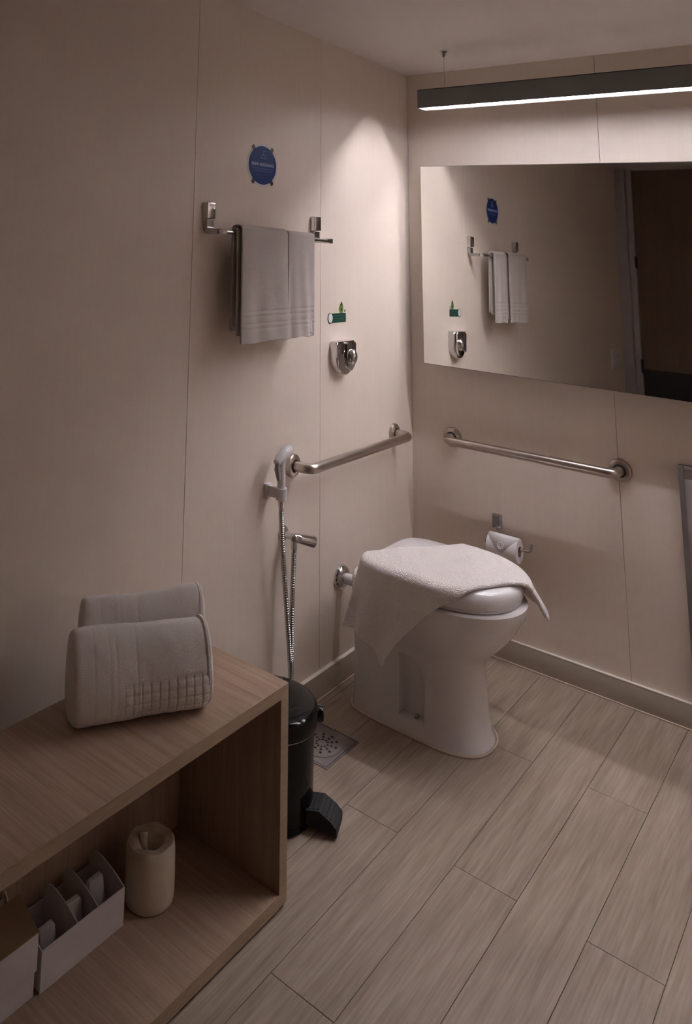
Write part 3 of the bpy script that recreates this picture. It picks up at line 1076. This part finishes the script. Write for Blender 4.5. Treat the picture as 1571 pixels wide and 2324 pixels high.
# ------------------------------------------------------------------ framed panel at the right edge
fp = thing('framed_panel', (1.2, 0, 0.10), 'pale panel in a grey frame at the right edge under the mirror', 'panel')
FX0, FX1, FZ0, FZ1 = 1.050, 1.46, 0.11, 0.874
box('panel_face', FX0 + 0.014, FX1 - 0.014, -0.016, -0.002, FZ0 + 0.012, FZ1 - 0.012, M['frame_panel'], fp)
box('frame_upright', FX0, FX0 + 0.017, -0.024, -0.0005, FZ0, FZ1, M['frame_grey'], fp, bevel=0.002)
box('frame_upright', FX1 - 0.017, FX1, -0.024, -0.0005, FZ0, FZ1, M['frame_grey'], fp, bevel=0.002)
box('frame_rail', FX0 + 0.017, FX1 - 0.017, -0.024, -0.0005, FZ1 - 0.014, FZ1, M['frame_grey'], fp, bevel=0.002)
box('frame_rail', FX0 + 0.017, FX1 - 0.017, -0.024, -0.0005, FZ0, FZ0 + 0.014, M['frame_grey'], fp, bevel=0.002)

# switch plate near the door, seen in the mirror
sp = thing('switch_plate', (0, -3.56, 0.93), 'pale double socket plate on the far left wall, seen in mirror', 'socket')
prism('plate', rrect(-3.70, -3.46, 0.925, 1.075, 0.012, 4), left_wall, 0.0, 0.010, M['wall'], sp, bevel=0.003)
for k in range(2):
    prism('socket_face', rrect(-3.66, -3.50, 0.94 + 0.065 * k, 0.99 + 0.065 * k, 0.02, 5), left_wall, 0.010, 0.013, M['white_plastic'], sp, bevel=0.001)

# ------------------------------------------------------------------ pedal bin
BX, BY = 0.219, -1.376
pb = thing('pedal_bin', (BX, BY, 0), 'glossy black pedal bin between bench and toilet', 'bin')
lathe('bin_body', [(0.120, 0.0), (0.124, 0.004), (0.124, 0.018), (0.1265, 0.020), (0.1290, 0.235), (0.1290, 0.245)], (BX, BY, 0), 'z', M['black'], pb, segs=64)
ld = lathe('bin_lid', [(0.1325, 0.2385), (0.1385, 0.240), (0.1405, 0.250), (0.1405, 0.278), (0.1375, 0.285), (0.128, 0.2885), (0.07, 0.293), (0.0, 0.294)], (BX, BY, 0), 'z', M['black'], pb, segs=64, auto=60)
tube('rim_ring', [(BX + 0.1335 * math.cos(2 * math.pi * k / 64), BY + 0.1335 * math.sin(2 * math.pi * k / 64), 0.2375) for k in range(65)], 0.0022, M['chrome_dull'], pb, segs=8, caps=False)
an = math.radians(42)
kx, ky = BX + 0.141 * math.cos(an), BY + 0.141 * math.sin(an)
lathe('handle_pivot', [(0.021, -0.006), (0.022, 0.006), (0.019, 0.014), (0.010, 0.017), (0.0, 0.0175)], (kx, ky, 0.252), (math.cos(an), math.sin(an), 0), M['black'], pb, segs=24)
pa = math.radians(20)
ca, sa = math.cos(pa), math.sin(pa)


def pedal_pt(u, w, z):           # u outward from the bin, w sideways
    return (BX + u * ca - w * sa, BY + u * sa + w * ca, z)


pv = []
for (u, z0, z1) in ((0.118, 0.018, 0.052), (0.155, 0.018, 0.058), (0.190, 0.010, 0.040), (0.205, 0.006, 0.026)):
    hw = 0.042
    for (w, z) in ((-hw, z0), (hw, z0), (hw, z1), (-hw, z1)):
        pv.append(pedal_pt(u, w, z))
pf = []
for i in range(3):
    for k in range(4):
        a, b = i * 4 + k, i * 4 + (k + 1) % 4
        pf.append((a, b, b + 4, a + 4))
pf += [(0, 1, 2, 3), (12, 13, 14, 15)]
mesh('pedal', pv, pf, M['black_rubber'], pb)
for k in range(6):
    u = 0.128 + 0.012 * k
    zt = 0.0535 + (u - 0.118) * 0.16 if u < 0.155 else 0.059 - (u - 0.155) * 0.514
    tube('grip_rib', [pedal_pt(u, -0.036, zt), pedal_pt(u, 0.036, zt)], 0.0018, M['black_rubber'], pb, segs=6)

# ------------------------------------------------------------------ floor drain
dr = thing('floor_drain', (0.165, -1.008, 0), 'square steel floor drain with round slotted grate beside bin', 'drain')
DX0, DX1, DY0, DY1 = 0.085, 0.245, -1.107, -0.909
prism('drain_frame', rrect(DX0, DX1, DY0, DY1, 0.003, 2), lambda u, v, d: (u, v, d), 0.0002, 0.0028, M['drain_steel'], dr, bevel=0.001)
dcx, dcy = (DX0 + DX1) / 2, (DY0 + DY1) / 2
gr = lathe('grate', [(0.064, 0.0026), (0.064, 0.0042), (0.060, 0.0050), (0.0, 0.0054)], (dcx, dcy, 0), 'z', M['drain_steel'], dr, segs=40, stretch=(1.0, 1.18))
for k in range(10):
    a = 2 * math.pi * k / 10 + 0.2
    for r in (0.018, 0.031, 0.046):
        cx, cy = dcx + r * math.cos(a), dcy + r * 1.15 * math.sin(a)
        poly = [(cx + 0.0045 * math.cos(t * math.pi / 5) * (0.7 + r * 6), cy + 0.0045 * math.sin(t * math.pi / 5) * (0.7 + r * 6)) for t in range(10)]
        prism('drain_hole', poly, lambda u, v, d: (u, v, d), 0.0050, 0.0058, M['dark'], gr)
tube('frame_groove', [(DX0 + 0.006, DY0 + 0.006, 0.0028), (DX1 - 0.006, DY0 + 0.006, 0.0028), (DX1 - 0.006, DY1 - 0.006, 0.0028), (DX0 + 0.006, DY1 - 0.006, 0.0028), (DX0 + 0.006, DY0 + 0.006, 0.0028)], 0.0008, M['dark'], dr, segs=6, caps=False)

# ------------------------------------------------------------------ bench
bench = thing('shelf_bench', (0.28, -2.3, 0), 'low open oak shelf bench along the left wall', 'bench')
HX0, HX1, HY0, HY1 = 0.107, 0.452, -3.10, -1.619
HT, BT = 0.496, 0.029
FT = 0.008                       # height of the feet
box('top_board', HX0, HX1 - 0.001, HY0, HY1, HT - BT, HT, M['wood_x'], bench, bevel=0.0008)
box('edge_band', HX1 - 0.001, HX1, HY0 + 0.002, HY1 - 0.001, HT - BT, HT - 0.0006, M['edge'], bench)
box('side_board', HX0, HX1 - 0.001, HY1 - 0.0325, HY1, FT, HT - BT, M['wood_z'], bench, bevel=0.0006)
box('edge_band', HX1 - 0.001, HX1, HY1 - 0.0325, HY1 - 0.001, FT + 0.003, HT - BT, M['edge'], bench)
box('side_board', HX0, HX1 - 0.001, HY0, HY0 + 0.0325, FT, HT - BT, M['wood_z'], bench, bevel=0.0006)
box('bottom_board', HX0, HX1 - 0.001, HY0 + 0.0325, HY1 - 0.0325, FT, FT + BT, M['wood_x'], bench, bevel=0.0006)
box('edge_band', HX1 - 0.001, HX1, HY0 + 0.0325, HY1 - 0.0325, FT, FT + BT - 0.0006, M['edge'], bench)
box('back_board', HX0, HX0 + 0.006, HY0 + 0.0325, HY1 - 0.0325, FT + BT, HT - BT, M['wood_z'], bench)
for (fx, fy) in ((HX0 + 0.03, HY1 - 0.03), (HX1 - 0.022, HY1 - 0.022), (HX0 + 0.03, HY0 + 0.03), (HX1 - 0.022, HY0 + 0.022)):
    lathe('foot', [(0.014, 0.0), (0.014, FT)], (fx, fy, 0), 'z', M['white_plastic'], bench, segs=16)

# ------------------------------------------------------------------ folded towels on the bench


def folded_towel(name, base, ang, length, height, thick, lean, label, seed, grid=False):
    """thick folded terry pack standing on its long edge; base = centre of the bottom"""
    e = Vector((math.cos(ang), math.sin(ang), 0))        # along
    n = Vector((e.y, -e.x, 0))                           # toward the viewer
    up = Vector((0, 0, 1)) * math.cos(lean) - n * math.sin(lean)
    nn = n * math.cos(lean) + Vector((0, 0, 1)) * math.sin(lean)
    B = Vector(base)
    root = thing(name, base, label, 'towel', 'rolled towels on the bench')
    NS, NR = 190, 200
    verts, faces = [], []
    rs = random.Random(seed)
    offx = rs.random() * 10
    for i in range(NS):
        s = i / (NS - 1)
        # slight pinch at both ends
        endf = min(s, 1 - s) / 0.055
        k = 1.0 if endf > 1 else (0.86 + 0.14 * math.sqrt(max(0, 1 - (1 - endf) ** 2)))
        hgt = height * (0.985 + 0.03 * math.sin(3.0 * s + offx))
        for j in range(NR):
            a = 2 * math.pi * j / NR
            c, sn = math.cos(a), math.sin(a)
            ex = 2 / 3.0
            tx = thick / 2 * math.copysign(abs(c) ** ex, c) * k
            ty = hgt / 2 * math.copysign(abs(sn) ** ex, sn) * k
            # narrower top, fuller bottom
            f = max(0.0, 0.5 + ty / height)
            tx *= 1.06 - 0.40 * f ** 1.6
            # belly and soft waves
            u = (s - 0.5) * length
            wob = 0.0045 * noise.noise(Vector((u * 9 + offx, ty * 8, tx * 6))) + 0.0016 * noise.noise(Vector((u * 34, ty * 30 + offx, tx * 20)))
            # upright creases
            cr = 0.0
            for cc in (-0.36, -0.25, -0.20, -0.05):
                cr -= 0.0009 * math.exp(-((u / length - cc) / 0.010) ** 2)
            g = 0.0
            if grid and c > 0.25:
                hz = ty + hgt / 2
                if 0.012 < hz < 0.078 and u > -0.05:
                    for q in range(4):
                        g -= 0.0030 * math.exp(-((hz - (0.018 + 0.0195 * q)) / 0.0018) ** 2)
                    ph = ((u + 0.05) / 0.0215) % 1.0
                    ph = min(ph, 1 - ph) * 0.0215
                    g -= 0.0030 * math.exp(-(ph / 0.0018) ** 2)
            r = wob + cr + g
            P = B + e * u + nn * (tx + r * c) + up * (ty + hgt / 2 + r * sn * 0.6)
            P.z = max(P.z, B.z + 0.0006)
            verts.append(P)
    for i in range(NS - 1):
        for j in range(NR):
            a = i * NR + j
            b = i * NR + (j + 1) % NR
            faces.append((a, b, b + NR, a + NR))
    faces.append(tuple(range(NR))[::-1])
    faces.append(tuple(range((NS - 1) * NR, NS * NR)))
    mesh('towel_pack', verts, faces, M['towel'], root, True)
    # rolled layers showing at the right end
    for q, (rx, ry, du) in enumerate(((0.43, 0.44, 0.010), (0.32, 0.35, 0.016), (0.20, 0.24, 0.020))):
        loop = []
        for j in range(41):
            a = 2 * math.pi * j / 40
            c, sn = math.cos(a), math.sin(a)
            tx = thick * rx * math.copysign(abs(c) ** 0.7, c)
            ty = height * ry * math.copysign(abs(sn) ** 0.7, sn)
            f = max(0.0, 0.5 + ty / height)
            tx *= 1.06 - 0.40 * f ** 1.6
            P = B + e * (length / 2 + du - 0.012) + nn * tx + up * (ty + height / 2)
            P.z = max(P.z, B.z + 0.009)
            loop.append(P)
        tube('fold_layer', loop, 0.0085, M['towel'], root, segs=8, caps=False)
    return root


ANG = math.radians(62.7)
folded_towel('rolled_towel', (0.281, -1.997, HT), ANG, 0.335, 0.190, 0.125, 0.16, 'white rolled towel with a woven grid band, in front on the bench', 1, True)
folded_towel('rolled_towel', (0.196, -1.912, HT), ANG, 0.315, 0.226, 0.085, 0.04, 'white rolled towel standing behind the other one, against the wall', 2, False)

# ------------------------------------------------------------------ things inside the bench
SZ0 = FT + BT                    # shelf surface


def file_tray(name, x_front, x_back, y0, y1, h_front, h_back, label, dividers, cat, seedz=0):
    """white card tray; the side walls and dividers rise in a curve to the back"""
    t = thing(name, ((x_front + x_back) / 2, (y0 + y1) / 2, SZ0), label, cat)
    th = 0.0025
    z0 = SZ0 + 0.0004
    box('front_wall', x_front - th, x_front, y0, y1, z0, z0 + h_front, M['card'], t, bevel=0.0006)
    box('tray_floor', x_back, x_front - th, y0 + th, y1 - th, z0, z0 + th, M['card'], t)
    box('back_wall', x_back, x_back + th, y0 + th, y1 - th, z0 + th, z0 + h_back * 0.62, M['card'], t)
    for yy in dividers:
        poly = [(x_front - th, z0 + th), (x_front - th, z0 + h_front)]
        for k in range(9):
            q = k / 8
            xx = x_front - th - (x_front - th - x_back - 0.03) * q
            zz = z0 + h_front + (h_back - h_front) * (1 - (1 - q) ** 1.6)
            poly.append((xx, zz))
        for k in range(1, 7):
            a = math.radians(90 + 90 * k / 6)
            poly.append((x_back + 0.03 + 0.028 * math.cos(a), z0 + h_back - 0.03 + 0.03 * math.sin(a)))
        poly.append((x_back + 0.002, z0 + th))
        prism('divider' if y0 + th < yy < y1 - 2 * th else 'side_wall', poly, lambda u, v, d: (u, d, v), yy, yy + th, M['card'], t, bevel=0.0008)
    return t


file_tray('card_tray', 0.243, 0.118, -2.221, -1.979, 0.078, 0.104, 'white card tray with three compartments on the lower shelf', [-2.221, -2.122, -2.062, -1.9815], 'tray')
for k, (yy, lb) in enumerate(((-2.168, 'small white packet in the tray compartment nearest the card box'), (-2.091, 'small white packet in the middle tray compartment'), (-2.022, 'small white packet in the tray compartment nearest the wrapped roll'))):
    prism('packet', rrect(yy - 0.022, yy + 0.022, SZ0 + 0.004, SZ0 + 0.070 + 0.01 * k, 0.006, 3), lambda u, v, d: (d + (v - SZ0) * -0.25, u, v), 0.200, 0.212, M['card'], None, bevel=0.003, loc=(0.2, yy, SZ0 + 0.003))
    o = COL.objects[-1] if False else [ob for ob in COL.objects if ob.name.startswith('packet')][-1]
    tag(o, lb, 'packet', 'packets in the card tray')

# wider white card box at the left edge, with a curved cut-out side
cb = thing('card_box', (0.19, -2.38, SZ0), 'white card box with a curved cut-out at the left edge of the shelf', 'box')
cx0, cx1, cy0, cy1 = 0.118, 0.236, -2.52, -2.232
ch = 0.100
z0 = SZ0 + 0.0004
box('box_wall', cx1 - 0.003, cx1, cy0, cy1, z0, z0 + 0.050, M['card'], cb, bevel=0.0006)
prism('front_flap', [(cy0, z0 + 0.048), (cy1 + 0.001, z0 + 0.048), (cy1 + 0.001, z0 + 0.118), (cy0, z0 + 0.118)], lambda u, v, d: (d + 0.0, u, v), 0.238, 0.242, M['card'], cb, bevel=0.001)
prism('top_flap', [(0.242, z0 + 0.1175), (0.170, z0 + 0.150), (0.170, z0 + 0.153), (0.242, z0 + 0.1205)], lambda u, v, d: (u, d, v), cy0, cy1, M['kraft'], cb)
poly = [(cx0, z0), (cx1 - 0.003, z0), (cx1 - 0.003, z0 + 0.10), (0.205, z0 + 0.118)]
for k in range(9):
    a = math.radians(-20 - 70 * k / 8)
    poly.append((0.150 + 0.055 * math.cos(a) * 0.9, z0 + 0.150 + 0.055 * math.sin(a)))
poly += [(0.128, z0 + 0.128), (cx0, z0 + 0.135)]
prism('side_wall', poly, lambda u, v, d: (u, d, v), cy1 - 0.003, cy1, M['card'], cb)
prism('side_wall', poly, lambda u, v, d: (u, d, v), cy0, cy0 + 0.003, M['card'], cb)
box('box_wall', cx0, cx0 + 0.003, cy0 + 0.003, cy1 - 0.003, z0, z0 + 0.12, M['card'], cb)
box('box_floor', cx0 + 0.003, cx1 - 0.003, cy0 + 0.003, cy1 - 0.003, z0, z0 + 0.003, M['card'], cb)

# wrapped spare roll
wr2 = thing('spare_toilet_roll', (0.230, -1.882, SZ0), 'spare toilet roll in cream wrapping on the lower shelf', 'toilet roll')
cx, cy, Rr, hh = 0.230, -1.882, 0.0585, 0.128
vv_, ff_ = [], []
SG = 60
prof = [(0.93, 0.0006), (0.985, 0.006), (1.0, 0.020), (1.0, 0.060), (0.995, 0.105), (0.975, 0.119), (0.90, 0.126), (0.60, 0.1245), (0.42, 0.117), (0.34, 0.098), (0.30, 0.075)]
for (rf, zz) in prof:
    for s in range(SG):
        a = 2 * math.pi * s / SG
        cr = 1 + 0.006 * math.sin(a * 9 + zz * 30) * (1 if zz > 0.11 else 0.4) + 0.015 * noise.noise(Vector((math.cos(a) * 2, math.sin(a) * 2, zz * 20)))
        dz = 0.0014 * math.sin(a * 6 + 1) if 0.11 < zz else 0
        vv_.append((cx + Rr * rf * cr * math.cos(a), cy + Rr * 1.08 * rf * cr * math.sin(a), SZ0 + zz + dz))
n = len(prof)
for i in range(n - 1):
    for s in range(SG):
        a, b = i * SG + s, i * SG + (s + 1) % SG
        ff_.append((a, b, b + SG, a + SG))
ff_.append(tuple(range(SG))[::-1])
ff_.append(tuple(range((n - 1) * SG, n * SG)))
mesh('wrapping', vv_, ff_, M['wrap'], wr2, True, None, 60)
tube('wrapper_twist', [(cx - 0.012, cy - 0.004, SZ0 + 0.094), (cx - 0.017, cy - 0.007, SZ0 + 0.117), (cx - 0.023, cy - 0.003, SZ0 + 0.132)], [0.007, 0.0085, 0.012], M['wrap'], wr2, segs=9)
